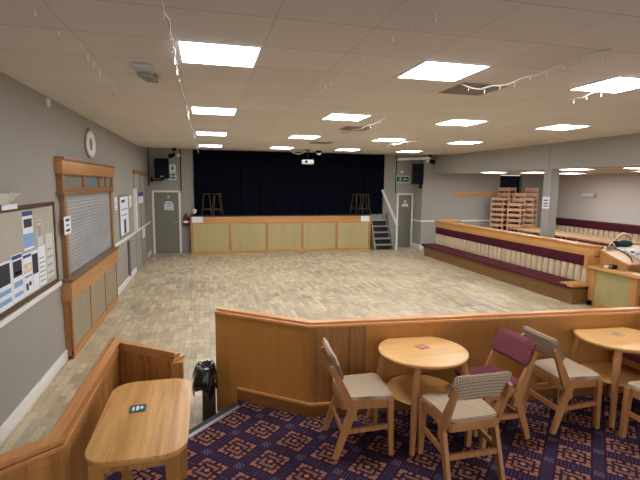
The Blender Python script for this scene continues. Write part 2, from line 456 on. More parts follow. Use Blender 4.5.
# door in the left wall
d3 = struct(B((XL, 11.95, .02), (XL+.02, 13.82, 2.42)), 'door_3', 'wall')
fr = MB(); fr.box((XL, 11.85, 2.42), (XL+.06, 13.92, 2.5), .004); fr.box((XL, 13.82, 0), (XL+.028, 13.92, 2.42), .004)
fr.build('door_frame', 'frame_z', d3)
B((XL, 11.8, 1.02), (XL+.07, 11.95, 2.06), .004).build('door_post', 'white', d3)
MB().box((XL+.02, 12.86, .02), (XL+.026, 12.885, 2.42)).build('door_joint', 'ink', d3)
tag(B((XL, 10.72, .1), (XL+.03, 10.92, .9), .004).build('wall_panel', 'grey_metal', None, 'auto'), 'narrow dark grey access panel low on the left wall before the brown framed door', 'panel')
bpy.data.objects['wall_panel'].data.materials[0] = M['slot']

# ------------------------------------------------------------------ carpet platform and step
plat = [(XL, -2), (6.0, -2), (6.0, 3.31), (.85, 3.695), (.24, 4.165), (.24, 4.0), (-.22, 3.55), (-.76, 3.96), (-.76, 2.41), (XL, 1.66)]
struct(MB().prism(plat, 0, CP), 'floor_carpet', 'carpet')
dv = Vector((.46, .45, 0)).normalized(); nv = Vector((-dv.y, dv.x, 0))
a = Vector((-.2, 3.565, 0)); b = Vector((.235, 3.99, 0))
def strip(o0, o1, z0, z1):
    m = MB(); p = [a+nv*o0, b+nv*o0, b+nv*o1, a+nv*o1]; m.prism([(q.x, q.y) for q in p], z0, z1); return m
st = thing('stair_nosing', 'step edging of dark rubber with a silver metal strip along the carpet edge', 'step edging', (.02, 3.78, CP))
strip(-.035, .0, CP, CP+.006).build('metal_strip', 'alu', st)
strip(.0, .05, CP-.03, CP+.008).build('rubber_tread', 'rubber', st)

# ------------------------------------------------------------------ wooden partitions
def wallseg(p, q, t, z0, z1, off=0., cut=0.):
    p, q = Vector((*p, 0)), Vector((*q, 0)); d = (q-p).normalized(); n = Vector((-d.y, d.x, 0))
    c = [p+n*(off-t/2), q+n*(off-t/2), q+n*(off+t/2), p+n*(off+t/2)]
    return [(v.x, v.y) for v in c], z0, z1
def offs(path, o):
    """offset an open polyline sideways with mitred corners (positive = left)"""
    P = [Vector(p) for p in path]; R = []
    for i, p in enumerate(P):
        ds = []
        if i > 0: ds.append((P[i]-P[i-1]).normalized())
        if i < len(P)-1: ds.append((P[i+1]-P[i]).normalized())
        ns = [Vector((-d.y, d.x)) for d in ds]
        if len(ns) == 1: R.append(p+ns[0]*o)
        else:
            m = (ns[0]+ns[1]).normalized(); R.append(p+m*(o/m.dot(ns[0])))
    return R
def ribbon(path, o0, o1, z0, z1, bev=0.):
    A = offs(path, o0); Bq = offs(path, o1); m = MB()
    poly = [(v.x, v.y) for v in A]+[(v.x, v.y) for v in Bq[::-1]]
    m.prism(poly, z0, z1, bev); return m
cpath = [(.07, 4.32), (.85, 3.695), (6.0, 3.31)]
cp = thing('partition', 'long low plywood partition with a moulded cap rail behind the round tables', 'partition', (.85, 3.695, 0))
ribbon([(.07, 4.32), (.857, 3.689)], -.03, .03, 0, .975).build('panel', 'ply_z', cp)
ribbon([(.842, 3.6956), (6.0, 3.31)], -.03, .03, 0, .975).build('panel', 'ply_z', cp)
ribbon([(.868, 3.694), (1.33, 3.659)], -.036, -.03, CP, .975).build('striped_panel', 'ply_stripe', cp)
ribbon(cpath, -.042, .042, .975, .997, .004).build('cap_rail', 'cap', cp)
ribbon(cpath, -.01, .052, .997, 1.02, .008).build('cap_moulding', 'cap', cp)
skp = [(.27, 4.16), (.85, 3.695), (6.0, 3.31)]
ribbon(skp, -.055, -.036, CP, CP+.10, .003).build('skirting', 'skirt', cp)
ribbon(skp, -.06, -.036, CP+.10, CP+.122, .005).build('skirting_bead', 'cap', cp)
bpath = [(-.245, 3.51), (-.765, 3.95), (-.765, 2.44), (XL+.005, 1.71)]
bp = thing('booth_partition', 'low brown wooden booth partition with a rounded cap rail around the rectangular table', 'partition', (-.755, 2.41, 0))
ribbon(bpath, -.03, .03, 0, .84).build('panel', 'booth_z', bp)
ribbon(bpath, -.075, .042, .84, .865, .006).build('cap_rail', 'booth_cap', bp)
ribbon(bpath, -.028, .032, .865, .905, .018).build('cap_moulding', 'booth_cap', bp)
MB().beam((-.25, 3.515, CP), (-.25, 3.515, .84), .09, .09).build('end_post', 'booth_z', bp)
ribbon([(-.29, 3.547), (-.765, 3.95), (-.765, 2.44), (-1.5, 1.90)], .03, .037, .79, .84, .002).build('top_band', 'booth_z', bp)

# ------------------------------------------------------------------ rectangular table in the booth
def rrect(x0, y0, x1, y1, r, n=8):
    P = []
    for cx, cy, a0 in ((x1-r, y1-r, 0), (x0+r, y1-r, PI/2), (x0+r, y0+r, PI), (x1-r, y0+r, 1.5*PI)):
        for k in range(n+1): t = a0+PI/2*k/n; P.append((cx+r*math.cos(t), cy+r*math.sin(t)))
    return P
rt = thing('rectangular_table', 'light wooden rectangular table with rounded corners inside the booth at left', 'table', (-.375, 2.68, CP))
MB().prism(rrect(-.625, 2.235, -.125, 3.16, .13), .85-.012, .852, .004).build('tabletop', 'rect_top', rt)
MB().prism(rrect(-.622, 2.238, -.128, 3.157, .13), .822, .838).build('edge_band', 'edge', rt)
MB().box((-.57, 2.29, .76), (-.18, 2.31, .822)).box((-.57, 3.05, .76), (-.18, 3.07, .822)).box((-.57, 2.29, .76), (-.55, 3.07, .822)).box((-.2, 2.29, .76), (-.18, 3.07, .822)).build('apron', 'booth_z', rt)
for x in (-.56, -.2):
    for y in (2.31, 3.05): MB().beam((x, y, .822), (x, y, CP), .07, .07, .055, .055).build('leg', 'booth_z', rt)

# ------------------------------------------------------------------ round tables
def round_table(cx, cy, ang, label):
    t = thing('round_table', label, 'table', (cx, cy, CP), 0, None)
    MB().lathe([(0, .672), (.357, .672), (.365, .666), (.365, .655), (.359, .648), (0, .648)], seg=64).build('tabletop', 'table_top', t, local=True)
    MB().lathe([(0, .328), (.292, .328), (.3, .32), (.292, .312), (0, .312)], seg=48).build('shelf', 'table_top', t, local=True)
    for k in range(4):
        q = math.radians(ang)+k*PI/2; c, s = math.cos(q), math.sin(q)
        MB().cyl((.31*c, .31*s, .648), (.445*c, .445*s, 0), .032, .022, 16).build('leg', 'chair', t, local=True)
        MB().beam((.28*c, .28*s, .318), (.375*c, .375*s, .318), .02, .018).build('shelf_bracket', 'chair', t, local=True)
    MB().lathe([(.26, .648), (.26, .612), (.275, .612), (.275, .648)], seg=40).build('apron', 'edge', t, local=True)
    return t
T1 = (1.71, 3.30); T2 = (3.62, 3.21)
round_table(*T1, -124, 'round wooden table with a pink beer mat, left of the two round tables')
round_table(*T2, -138, 'round wooden table with a grey beer mat at the right edge of the photo')
def beer_mat(x, y, z, rz, mat, label, letter):
    t = thing('beer_mat', label, 'beer mat', (x, y, z), rz, None)
    MB().prism(rrect(-.048, -.048, .048, .048, .012, 4), 0, .0025).build('card', mat, t, local=True)
    m = MB(); m.box((-.03, -.026, .0025), (-.018, .02, .0032)); m.box((-.008, -.026, .0025), (.006, .028, .0032)); m.box((.014, -.01, .0025), (.03, .02, .0032))
    m.build('printed_mark', letter, t, local=True)
beer_mat(1.73, 3.35, CP+.6725, .25, 'mat_pink', 'small pink square beer mat on the left round table', 'mat_grey')
beer_mat(3.65, 3.26, CP+.6725, .35, 'mat_grey', 'small grey square beer mat on the right round table', 'ink_orange')
beer_mat(-.43, 2.76, .8525, .05, 'mat_green', 'dark green beer mat with a white mark on the rectangular table', 'paper')

# ------------------------------------------------------------------ chairs
def make_chair(label, mat):
    t = thing('cafe_chair', label, 'chair')
    def trap(s=0.):
        P = []
        pts = [(.215-s, .215-s), (-.18+s, .185-s), (-.18+s, -.185+s), (.215-s, -.215+s)]
        out = []
        for i in range(4):
            p = Vector(pts[i]); a = Vector(pts[i-1]); b = Vector(pts[(i+1) % 4]); r = .035
            d1 = (a-p).normalized(); d2 = (b-p).normalized()
            for k in range(5):
                w = k/4; q = p+d1*r*(1-w)**2+d2*r*w**2; out.append((q.x, q.y))
        return out[::-1] if False else out
    m = MB(); m.prism(trap(.004), .436, .466, .012); m.build('seat', mat, t, local=True)
    MB().box((.185, -.205, .372), (.211, .205, .437), .004).box((-.178, -.175, .372), (-.155, .175, .437), .003) \
        .beam((-.17, .174, .404), (.2, .2, .404), .024, .066).beam((-.17, -.174, .404), (.2, -.2, .404), .024, .066).build('seat_frame', 'chair', t, local=True)
    for s in (-1, 1):
        MB().beam((.19, s*.196, .43), (.205, s*.205, 0), .05, .046, .036, .034, (1, 0, 0)).build('leg', 'chair', t, local=True)
        MB().beam((-.085, s*.2, .41), (-.225, s*.205, 0), .03, .07, .028, .04, (1, 0, 0)).build('leg', 'chair', t, local=True)
        pts = [(-.075, .29), (-.10, .36), (-.13, .43), (-.163, .51), (-.2, .59), (-.232, .665), (-.25, .715)]
        wd = [.03, .062, .07, .062, .052, .042, .03]
        L = []
        for i, (x, z) in enumerate(pts):
            a = Vector(pts[max(i-1, 0)]); b2 = Vector(pts[min(i+1, len(pts)-1)]); d = (b2-a).normalized(); n2 = Vector((-d.y, d.x))*wd[i]/2
            L.append(((x-n2.x, z-n2.y), (x+n2.x, z+n2.y)))
        m = MB(); y0, y1 = s*.186, s*.212
        V = [[m.bm.verts.new((q[0], y, q[1])) for q in pr for y in (y0, y1)] for pr in L]
        for A, C in zip(V, V[1:]):
            for i0, i1 in ((0, 1), (1, 3), (3, 2), (2, 0)): m.bm.faces.new((A[i0], A[i1], C[i1], C[i0]))
        m.bm.faces.new((V[0][0], V[0][1], V[0][3], V[0][2])); m.bm.faces.new((V[-1][0], V[-1][1], V[-1][3], V[-1][2]))
        m.build('back_post', 'chair', t, local=True)
        MB().beam((.198, s*.2, .225), (-.155, s*.2, .205), .022, .038).build('stretcher', 'chair', t, local=True)
    MB().beam((-.165, -.19, .19), (-.165, .19, .19), .022, .038).build('stretcher', 'chair', t, local=True)
    def pad(u, v, k):
        y = (u-.5)*.425; e = max(0, abs(u-.5)-.42)/.08
        zz = .60+.20*v+ (-.012*e if v > .5 else .03*e*e)
        x = -.205-.072*v-.012*(1-(2*(u-.5))**2)
        th = .024*min(1, 4*v*(1-v)*2+.25)*min(1, 8*u*(1-u)+.25)
        return (x+(th if k else -th)+.034, y, zz)
    m = MB(); m.slab(pad, 14, 8); m.build('backrest', mat, t, local=True)
    return t
c1 = make_chair('beige woven chair at the far left of the round tables, seen from the side', 'beige'); c1['group'] = 'chairs around the round tables'
c1.location = (1.12, 3.2, CP); c1.rotation_euler.z = math.radians(-4)
dup(c1, (1.735, 2.735, CP), math.radians(90), 'beige woven chair nearest the camera, its back to us, at the left round table')
dup(c1, (2.95, 3.14, CP), math.radians(-1), 'beige woven chair on the left side of the right round table, beside the burgundy one')
dup(c1, (3.455, 2.57, CP), math.radians(92), 'beige woven chair cut off by the right edge in front of the right table')
c3 = make_chair('burgundy chair between the two round tables, its back turned to the second table', 'burgundy'); c3['group'] = 'chairs around the round tables'
c3.location = (2.235, 3.12, CP); c3.rotation_euler.z = math.radians(184)
dup(c3, (3.98, 3.18, CP), math.radians(182), 'burgundy chair barely in view beyond the right round table')

# ------------------------------------------------------------------ bin
bn = thing('waste_bin', 'dark bin lined with a black bag beside the end of the partition', 'bin', (-.03, 4.23, 0))
B((-.08, 4.1, 0), (.04, 4.36, .44), .004).build('body', 'bin', bn)
def bagp(u, v):
    t = 2*PI*u; k = .82+.34*math.sin(2.3*v)+.07*math.sin(5*t+2*v)*(.2+v)+.035*math.sin(11*t+6*v)
    sq = 1/max(abs(math.cos(t)), abs(math.sin(t)))**.5; sw = 1.55 if math.cos(t) < 0 else 1.0
    return (-.03+.078*k*sq*sw*math.cos(t), 4.23+.145*k*sq*math.sin(t), .49-.22*v-.05*math.sin(4*t+1)*v+.012*math.sin(9*t))
m = MB(); m.grid(bagp, 72, 10)
m.grid(lambda u, v: (-.03+(bagp(u, 0)[0]+.03)*(1-v), 4.23+(bagp(u, 0)[1]-4.23)*(1-v), .49-.05*v*(2-v)), 72, 4)
m.build('bin_bag', 'bag', bn)

# ------------------------------------------------------------------ bar hatch on the left wall
XF = -1.65
bar = thing('bar_counter', 'wooden bar counter with three pale panels below the roller shutter on the left wall', 'counter', (XF, 7.5, 0))
B((XL, 6.02, .04), (XF-.02, 8.94, .76)).build('carcass', 'bar_z', bar)
for i in range(3):
    y0 = 6.05+i*.955; B((XF-.02, y0+.03, .12), (XF-.012, y0+.93, .74)).build('panel', 'panel_grey', bar)
for y in (6.02, 6.96, 7.92, 8.87): B((XF-.03, y, .04), (XF, y+.07, .76), .003).build('stile', 'bar_z', bar)
B((XF-.03, 6.02, .0), (XF-.004, 8.94, .11), .003).build('kickboard', 'bar_y', bar)
B((XL, 5.98, .75), (XF+.025, 8.96, .985), .004).build('apron', 'bar_y', bar)
B((XL, 5.95, .985), (XF+.05, 8.98, 1.02), .008).build('countertop', 'counter', bar)
sh = thing('shutter_frame', 'brown wooden hatch surround with a glazed header over the bar counter', 'hatch', (XL, 7.5, 1.02))
B((XL, 6.1, 1.02), (XL+.06, 6.21, 2.06), .004).build('post', 'frame_z', sh)
B((XL, 8.89, 1.02), (XL+.06, 9.02, 2.06), .004).build('post', 'frame_z', sh)
XH = XL+.07
B((XL, 6.0, 2.3), (XH+.02, 9.12, 2.48), .006).build('header_board', 'bar_y', sh)
B((XL, 6.02, 2.46), (XH+.035, 9.16, 2.5), .006).build('cornice', 'frame_y', sh)
m = MB(); m.box((XL, 6.04, 2.06), (XH, 9.08, 2.13), .004); m.box((XL, 6.02, 2.285), (XH+.012, 9.1, 2.31), .004)
for y in (6.04, 7.02, 7.98, 8.5, 8.98): m.box((XL, y, 2.13), (XH, y+.12, 2.29), .003)
m.box((XL, 6.0, 2.04), (XH+.02, 9.1, 2.075), .004)
m.build('glazing_frame', 'frame_y', sh)
for y, w, mt in ((6.16, .86, 'clear'), (7.14, .84, 'clear_blue'), (8.1, .4, 'clear'), (8.62, .36, 'clear')):
    B((XL, y, 2.13), (XH-.03, y+w, 2.29)).build('pane', mt, sh)
n_sl = 22
def shut(u, v): 
    k = v*n_sl; f = k-math.floor(k); return (XL+.02+.007*math.sqrt(max(0, 1-(2*f-1)**2)), 6.21+2.68*u, 1.022+1.04*v)
m = MB(); m.grid(shut, 1, n_sl*6)
ro = m.build('roller_shutter', 'shutter', None, (XL+.03, 7.58, 1.02)); tag(ro, 'grey metal roller shutter closed over the bar hatch', 'shutter')

def card(p, q, normal_axis, mat, name='notice'): pass
def paper_left(name, label, y0, y1, z0, z1, mat='paper', x=None, cat='notice', items=()):
    """sheet on the left wall; items: (part, mat, y0f, y1f, z0f, z1f)"""
    x = XL+.0005 if x is None else x
    if cat == 'poster' and y1 < 6: y0 -= .07; y1 -= .07
    t = thing(name, label, cat, (x, (y0+y1)/2, z0))
    sheet = B((x, y0, z0), (x+.003, y1, z1)).build('sheet', mat, t)
    for nm, mt, a, b2, c, d in items:
        B((x+.003, y0+(y1-y0)*a, z0+(z1-z0)*c), (x+.0045, y0+(y1-y0)*b2, z0+(z1-z0)*d)).build(nm, mt, sheet)
    return t
LINES = lambda c='ink_grey', n=5, a=.12, b=.88, z0=.1, z1=.8: [('text_line', c, a, b-.1*(i % 2), z0+(z1-z0)*i/n, z0+(z1-z0)*i/n+.25*(z1-z0)/n) for i in range(n)]
nb = thing('noticeboard', 'grey felt noticeboard in a dark brown frame on the left wall', 'noticeboard', (XL, 4.6, 1.04))
B((XL, 3.3, 1.06), (XL+.012, 5.83, 1.94)).build('felt', 'board', nb)
m = MB(); m.box((XL, 3.25, 1.93), (XL+.025, 5.86, 1.975), .004); m.box((XL, 3.25, 1.03), (XL+.025, 5.86, 1.075), .004); m.box((XL, 5.815, 1.03), (XL+.025, 5.86, 1.975), .004); m.box((XL, 3.25, 1.03), (XL+.035, 3.295, 1.975), .004)
m.build('frame', 'board_frame', nb)
XN = XL+.0125
paper_left('poster', 'tall blue and white poster at the top of the noticeboard', 4.98, 5.24, 1.53, 1.91, 'paper', XN, 'poster', [('heading', 'ink_blue', 0, 1, .88, 1), ('picture', 'ink', .1, .9, .58, .8), ('picture', 'ink_sky', 0, 1, .06, .42)])
paper_left('poster', 'white sheet with an orange drawing beside the tall blue poster', 5.34, 5.50, 1.53, 1.80, 'paper_cream', XN, 'poster', [('picture', 'ink_orange', .12, .2, .35, .95), ('picture', 'ink_orange', .8, .88, .35, .95), ('picture', 'ink_orange', .12, .88, .9, .95), ('picture', 'ink_grey', .3, .7, .35, .8)])
paper_left('poster', 'white printed sheet under the orange drawing on the noticeboard', 5.33, 5.55, 1.1, 1.52, 'paper', XN, 'poster', LINES('ink_grey', 6))
paper_left('poster', 'pale green sheet at the right edge of the noticeboard', 5.58, 5.81, 1.13, 1.63, 'paper_cream', XN, 'poster', LINES('ink_grey', 4))
paper_left('poster', 'poster with a dark square picture on the lower left of the noticeboard', 4.66, 4.91, 1.09, 1.53, 'paper', XN, 'poster', [('heading', 'ink_blue', .05, .95, .9, .98), ('picture', 'ink', .1, .9, .52, .86), ('picture', 'ink_sky', .2, .8, .58, .63), ('text_line', 'ink_sky', .1, .9, .3, .42), ('text_line', 'ink_sky', .1, .9, .1, .18)])
p = paper_left('poster', 'white poster with bold orange lettering on the lower noticeboard', 4.92, 5.14, 1.09, 1.5, 'paper', XN, 'poster', [('heading', 'ink_blue', .05, .95, .9, .97), ('text_line', 'ink_grey', .1, .9, .42, .47), ('text_line', 'ink', .2, .45, .12, .28), ('text_line', 'ink', .55, .8, .2, .3)])
text_mb('DISCO', .068, face_mat((XN+.004, 4.96, 1.35), (1, 0, 0)) @ Matrix.Diagonal((1, 1.9, 1, 1))).build('lettering', 'ink_yellow', p)
paper_left('poster', 'sheet with a black rectangle right of the orange lettering poster', 5.15, 5.315, 1.09, 1.5, 'paper', XN, 'poster', [('picture', 'ink', .05, .95, .42, .92)])
paper_left('poster', 'blue tinted sheet at the bottom of the noticeboard under the dark picture poster', 4.3, 4.65, 1.085, 1.5, 'paper', XN, 'poster', [('picture', 'ink', .1, .9, .5, .95), ('text_line', 'ink_sky', .1, .9, .3, .4), ('text_line', 'ink_sky', .1, .9, .1, .2)])
paper_left('notice', 'small white strip fixed on the top edge of the noticeboard frame', 4.45, 4.78, 1.95, 1.995, 'paper', XL+.0255)
p = paper_left('notice', 'white card with dark printing hung on the left post of the bar hatch', 6.03, 6.31, 1.56, 1.78, 'paper', XL+.0615, items=[('text_line', 'ink', .2, .8, .72, .86), ('text_line', 'red', .3, .7, .45, .55), ('text_line', 'ink', .2, .8, .14, .28)])
paper_left('notice', 'small white notice on the wall just right of the bar hatch', 9.5, 9.75, 1.66, 1.91, 'paper', items=LINES('ink_grey', 4))
wbd = thing('whiteboard', 'tall board full of white sheets on the left wall beyond the bar', 'noticeboard', (XL, 10.4, 1.06))
B((XL, 9.88, 1.06), (XL+.02, 10.96, 1.94), .003).build('frame', 'grey_metal', wbd)
B((XL+.02, 9.94, 1.1), (XL+.023, 10.9, 1.9)).build('sheet', 'paper', wbd); wsh = bpy.data.objects[max(q.name for q in bpy.data.objects if q.name.startswith('sheet'))]
for y0, y1, z0, z1, mt in ((10.1, 10.5, 1.78, 1.84, 'ink'), (10.05, 10.8, 1.62, 1.65, 'ink_grey'), (10.05, 10.7, 1.5, 1.53, 'ink_grey'), (10.3, 10.55, 1.12, 1.42, 'ink')):
    B((XL+.023, y0, z0), (XL+.0245, y1, z1)).build('printing', mt, wsh)
paper_left('notice', 'white sheet on the wall between the tall board and the white door post', 11.2, 11.55, 1.63, 1.9, 'paper', items=LINES('ink_grey', 4))
paper_left('poster', 'blue headed poster on the brown framed door in the left wall', 12.5, 13.4, 1.66, 1.95, 'paper', XL+.021, 'poster', [('heading', 'ink_blue', 0, 1, .62, 1)])
paper_left('notice', 'small white sheet low on the brown framed door in the left wall', 12.95, 13.5, .7, .95, 'paper', XL+.027)

wl = thing('wall_light', 'white uplighter on the left wall at the picture edge above the noticeboard', 'wall light', (XL, 4.45, 2.0))
m = MB(); m.slab(lambda u, v, k: (XL+.002+(.05+.11*v-.012*k)*math.sin(PI*u)+.001, 4.45-(.16+.1*v-.012*k)*math.cos(PI*u), 2.0+.1*v), 20, 3); m.build('shade', 'white', wl)
B((XL, 4.38, 2.0), (XL+.02, 4.52, 2.08)).build('wall_plate', 'white', wl)
wf = thing('wall_fitting', 'white oval ring with a grey centre high on the wall above the bar hatch', 'wall fitting', (XL, 7.7, 2.57))
m = MB(); rings = []
for i in range(40):
    t = 2*PI*i/40; rings.append([m.bm.verts.new((XL+.03+.028*math.sin(q), 7.7+(.19+.04*math.cos(q))*math.cos(t)*1.05, 2.78+(.17+.035*math.cos(q))*math.sin(t))) for q in [2*PI*k/10 for k in range(10)]])
for i in range(40):
    A, C = rings[i], rings[(i+1) % 40]
    for k in range(10): j = (k+1) % 10; m.bm.faces.new((A[k], C[k], C[j], A[j]))
m.build('ring', 'white', wf)
m = MB(); m.prism([(.17*math.cos(t*PI/16), .15*math.sin(t*PI/16)) for t in range(32)], 0, .035); m.rot(face_mat((XL+.005, 7.7, 2.78), (1, 0, 0))); m.build('centre_plate', 'white', wf)
m = MB(); m.prism([(.08*math.cos(t*PI/16)-.03, .095*math.sin(t*PI/16)-.01) for t in range(32)], 0, .04); m.rot(face_mat((XL+.005, 7.7, 2.78), (1, 0, 0))); m.build('centre_grille', 'grey_metal', wf)
B((XL, 7.66, 2.96), (XL+.03, 7.74, 3.02)).build('bracket', 'grey_metal', wf)
tag(B((XL, 5.87, 3.05), (XL+.03, 5.92, 3.14), .006).build('cable_clip', 'white', None, 'auto'), 'small white clip where the left wall meets the ceiling', 'clip')

# ------------------------------------------------------------------ stage
sg = thing('stage', 'low stage with a wooden fascia, five pale panels and a dark floor', 'stage', (2.44, YS, 0))
X0, X1 = -.52, 5.42
B((X0, YS+.02, 0), (X1, 15.9, 1.16)).build('body', 'dark', sg)
m = MB(); m.box((X0, YS, .93), (X1, YS+.03, 1.165), .004); m.build('fascia', 'oak_x', sg)
B((X0-.01, YS-.02, 1.165), (X1+.01, 15.9, 1.19), .006).build('stage_floor', 'stage_top', sg)
W = (X1-X0-.08)/5
for i in range(6):
    x = X0+i*W; B((x, YS-.003, .07), (x+.08, YS+.025, .93), .003).build('post', 'oak_z', sg)
for i in range(5):
    x = X0+i*W; B((x+.08, YS+.008, .07), (x+W, YS+.022, .93)).build('panel', 'panel', sg)
B((X0, YS-.006, 0), (X1, YS+.02, .07), .003).build('kickboard', 'oak_x', sg)
random.seed(5)
def fold(x): return .055*math.sin(x*19)+.03*math.sin(x*31+1)+.015*math.sin(x*53)
m = MB(); m.slab(lambda u, v, k: (-.40+6.375*u, 14.85+.55*fold(6.46*u)*(.6+.4*(1-v))+.012*k, 1.195+(ZC+.085-1.2)*v), 320, 3)
tag(m.build('stage_curtain', 'curtain', None, 'auto'), 'closed navy blue pleated curtain across the back of the stage', 'curtain')
tag(B((-.47, YS-.004, .98), (-.14, YS-.001, 1.17)).build('notice', 'paper', None, 'auto'), 'white sheet fixed to the left end of the stage fascia', 'notice')
tag(B((5.06, YS-.004, .96), (5.36, YS-.001, 1.15)).build('notice', 'paper', None, 'auto'), 'white sheet fixed to the right end of the stage fascia', 'notice')
def make_stool(label):
    t = thing('bar_stool', label, 'stool', group=None)
    MB().lathe([(0, .70), (.14, .70), (.155, .69), (.155, .672), (.14, .66), (0, .66)], seg=24).build('seat', 'stool_wood', t, local=True)
    for sx in (-1, 1):
        for sy in (-1, 1): MB().cyl((sx*.085, sy*.085, .66), (sx*.15, sy*.15, 0), .017, .014, 10).build('leg', 'stool_wood', t, local=True)
    MB().beam((-.13, -.13, .2), (.13, -.13, .2), .02, .02).beam((-.13, .13, .2), (.13, .13, .2), .02, .02).beam((-.13, -.13, .26), (-.13, .13, .26), .02, .02).beam((.13, -.13, .26), (.13, .13, .26), .02, .02).build('footrest', 'stool_wood', t, local=True)
    return t
s0 = make_stool('wooden bar stool on the left of the stage, outer of its pair'); s0.location = (-.02, 14.70, 1.19)
dup(s0, (.30, 14.68, 1.19), .2, 'wooden bar stool on the left of the stage, inner of its pair')
dup(s0, (5.22, 14.68, 1.19), .1, 'pale wooden bar stool at the right end of the stage')
dup(s0, (4.93, 14.70, 1.19), .5, 'wooden bar stool at the right of the stage, half behind the pale one')
lp = thing('stage_lamp', 'small white lamp on the left corner of the stage', 'lamp', (-.4, 14.72, 1.19))
MB().lathe([(0, 0), (.05, 0), (.05, .02), (.012, .03), (.012, .06), (0, .06)], (-.4, 14.72, 1.19), 16).build('base', 'black', lp)
MB().lathe([(0, .06), (.05, .07), (.075, .16), (.05, .2), (0, .21)], (-.4, 14.72, 1.19), 16).build('head', 'white', lp)
ex = thing('fire_extinguisher', 'red fire extinguisher hung on the wall left of the stage', 'extinguisher', (-.66, YB-.105, .88))
MB().lathe([(0, 0), (.085, 0), (.095, .02), (.095, .24), (.06, .29), (.02, .31), (.02, .33), (0, .33)], (-.66, YB-.105, .88), 20).build('cylinder', 'red', ex)
MB().lathe([(.0965, .08), (.0965, .15)], (-.66, YB-.105, .88), 20).build('label_band', 'paper', ex)
B((-.69, YB-.13, 1.21), (-.63, YB, 1.24)).build('valve', 'black', ex)
# steps at the right end of the stage
sp_ = thing('stage_steps', 'grey open wooden steps climbing to the right end of the stage', 'steps', (5.8, 14.3, 0))
sx0, sx1 = 5.46, 6.16
for x in (sx0, sx1-.045):
    m = MB(); V = [(x, 14.18, 0), (x, 14.36, 0), (x, 14.91, 1.02), (x, 14.91, 1.20), (x, 14.80, 1.20)]
    m._add(V+[(x+.045, a[1], a[2]) for a in V], [(4,3,2,1,0),(5,6,7,8,9),(0,1,6,5),(1,2,7,6),(2,3,8,7),(3,4,9,8),(4,0,5,9)])
    m.build('stringer', 'stair', sp_)
for i in range(5):
    z = .2*(i+1)-.005; y = 14.24+i*.125
    B((sx0+.045, y, z-.03), (sx1-.045, y+.19, z), .003).build('tread', 'stair', sp_)
    B((sx0+.05, y+.15, z-.2), (sx1-.05, y+.155, z-.035)).build('riser', 'tread', sp_)  # thin dark sheet in place of the shaded gap under each tread
    B((sx0+.05, y-.001, z-.032), (sx1-.05, y+.004, z+.001)).build('tread_nosing', 'alu', sp_)
hr = thing('handrail', 'white sloping handrail on a post beside the stage steps', 'handrail', (6.22, 14.2, 0))
MB().cyl((6.22, 14.2, 0), (6.22, 14.2, .9), .028).build('post', 'white', hr)
MB().beam((6.22, 14.17, .84), (5.9, 14.80, 2.03), .055, .065).build('rail', 'white', hr)
MB().cyl((5.92, 14.76, 1.0), (5.92, 14.76, 1.97), .018).build('top_post', 'grey_metal', hr)

# door notices, exit signs, speakers, cameras
def card_back(name, label, x0, x1, z0, z1, cat='notice', y=YB-.024, mat='paper', lines=0):
    t = thing(name, label, cat, ((x0+x1)/2, y, z0)); B((x0, y-.003, z0), (x1, y, z1)).build('sheet', mat, t)
    for i in range(lines):
        zz = z0+(z1-z0)*(.2+.6*i/max(1, lines-1)); B((x0+.15*(x1-x0), y-.0045, zz-.012), (x1-.15*(x1-x0), y-.003, zz+.012)).build('text_line', 'ink_grey', t)
    return t
card_back('notice', 'white sheet on the left grey door, lower of two', -1.3, -1.03, 1.36, 1.56, lines=3)
card_back('notice', 'narrow white strip on the left grey door above the sheet', -1.27, -1.06, 1.585, 1.625)
card_back('notice', 'small white sign on the right grey door by the steps', 6.7, 6.93, 1.44, 1.54, lines=1)
card_back('door_number', 'tiny pale plate at the top of the left grey door', -1.2, -1.14, 1.74, 1.8, 'plate', mat='paper_cream')
card_back('door_number', 'small pale square plate above the sign on the right grey door', 6.77, 6.86, 1.56, 1.68, 'plate', mat='paper_cream')
def running_man(t, cx, cz, s, y, mat='paper'):
    m = MB(); m.sphere((cx+.1*s, y, cz+.36*s), .09*s, (1, .1, 1))
    for p, q in (((.06, .24), (-.04, -.06)), ((.04, .2), (.26, .1)), ((.04, .2), (-.2, .1)), ((-.04, -.06), (.16, -.2)), ((.16, -.2), (.1, -.42)), ((-.04, -.06), (-.14, -.26)), ((-.14, -.26), (-.34, -.3))):
        m.beam((cx+p[0]*s, y, cz+p[1]*s), (cx+q[0]*s, y, cz+q[1]*s), .09*s, .004, up=(0, 1, 0))
    m.build('running_figure', mat, t)
def exit_sign(label, x0, x1, z0, z1, arrow):
    y = YB-.002; t = thing('exit_sign', label, 'exit sign', ((x0+x1)/2, y, z0))
    B((x0, y-.012, z0), (x1, y, z1)).build('panel', 'paper', t)
    B((x0+.02, y-.014, z0+.03), (x1-.02, y-.012, z1-.03)).build('green_field', 'green', t)
    s = (z1-z0)*.75; running_man(t, x0+.3*(x1-x0), (z0+z1)/2, s, y-.016)
    m = MB(); cx = x0+.72*(x1-x0); cz = (z0+z1)/2; d = arrow
    m.beam((cx-.06*d, y-.016, cz), (cx+.06*d, y-.016, cz), .03, .004, up=(0, 1, 0)); m._add([(cx+.04*d, y-.016, cz+.05), (cx+.04*d, y-.016, cz-.05), (cx+.1*d, y-.016, cz)], [(0, 1, 2)])
    m.build('arrow', 'paper', t); return t
exit_sign('green and white exit sign above the right grey door', 6.45, 6.95, 2.28, 2.53, -1)
exit_sign('green and white exit sign half behind the left loudspeaker', -1.16, -.93, 2.3, 2.52, 1)
t = card_back('safety_sign', 'white safety sign above the green exit sign at left', -1.12, -.93, 2.53, 2.77, 'sign', YB-.002)
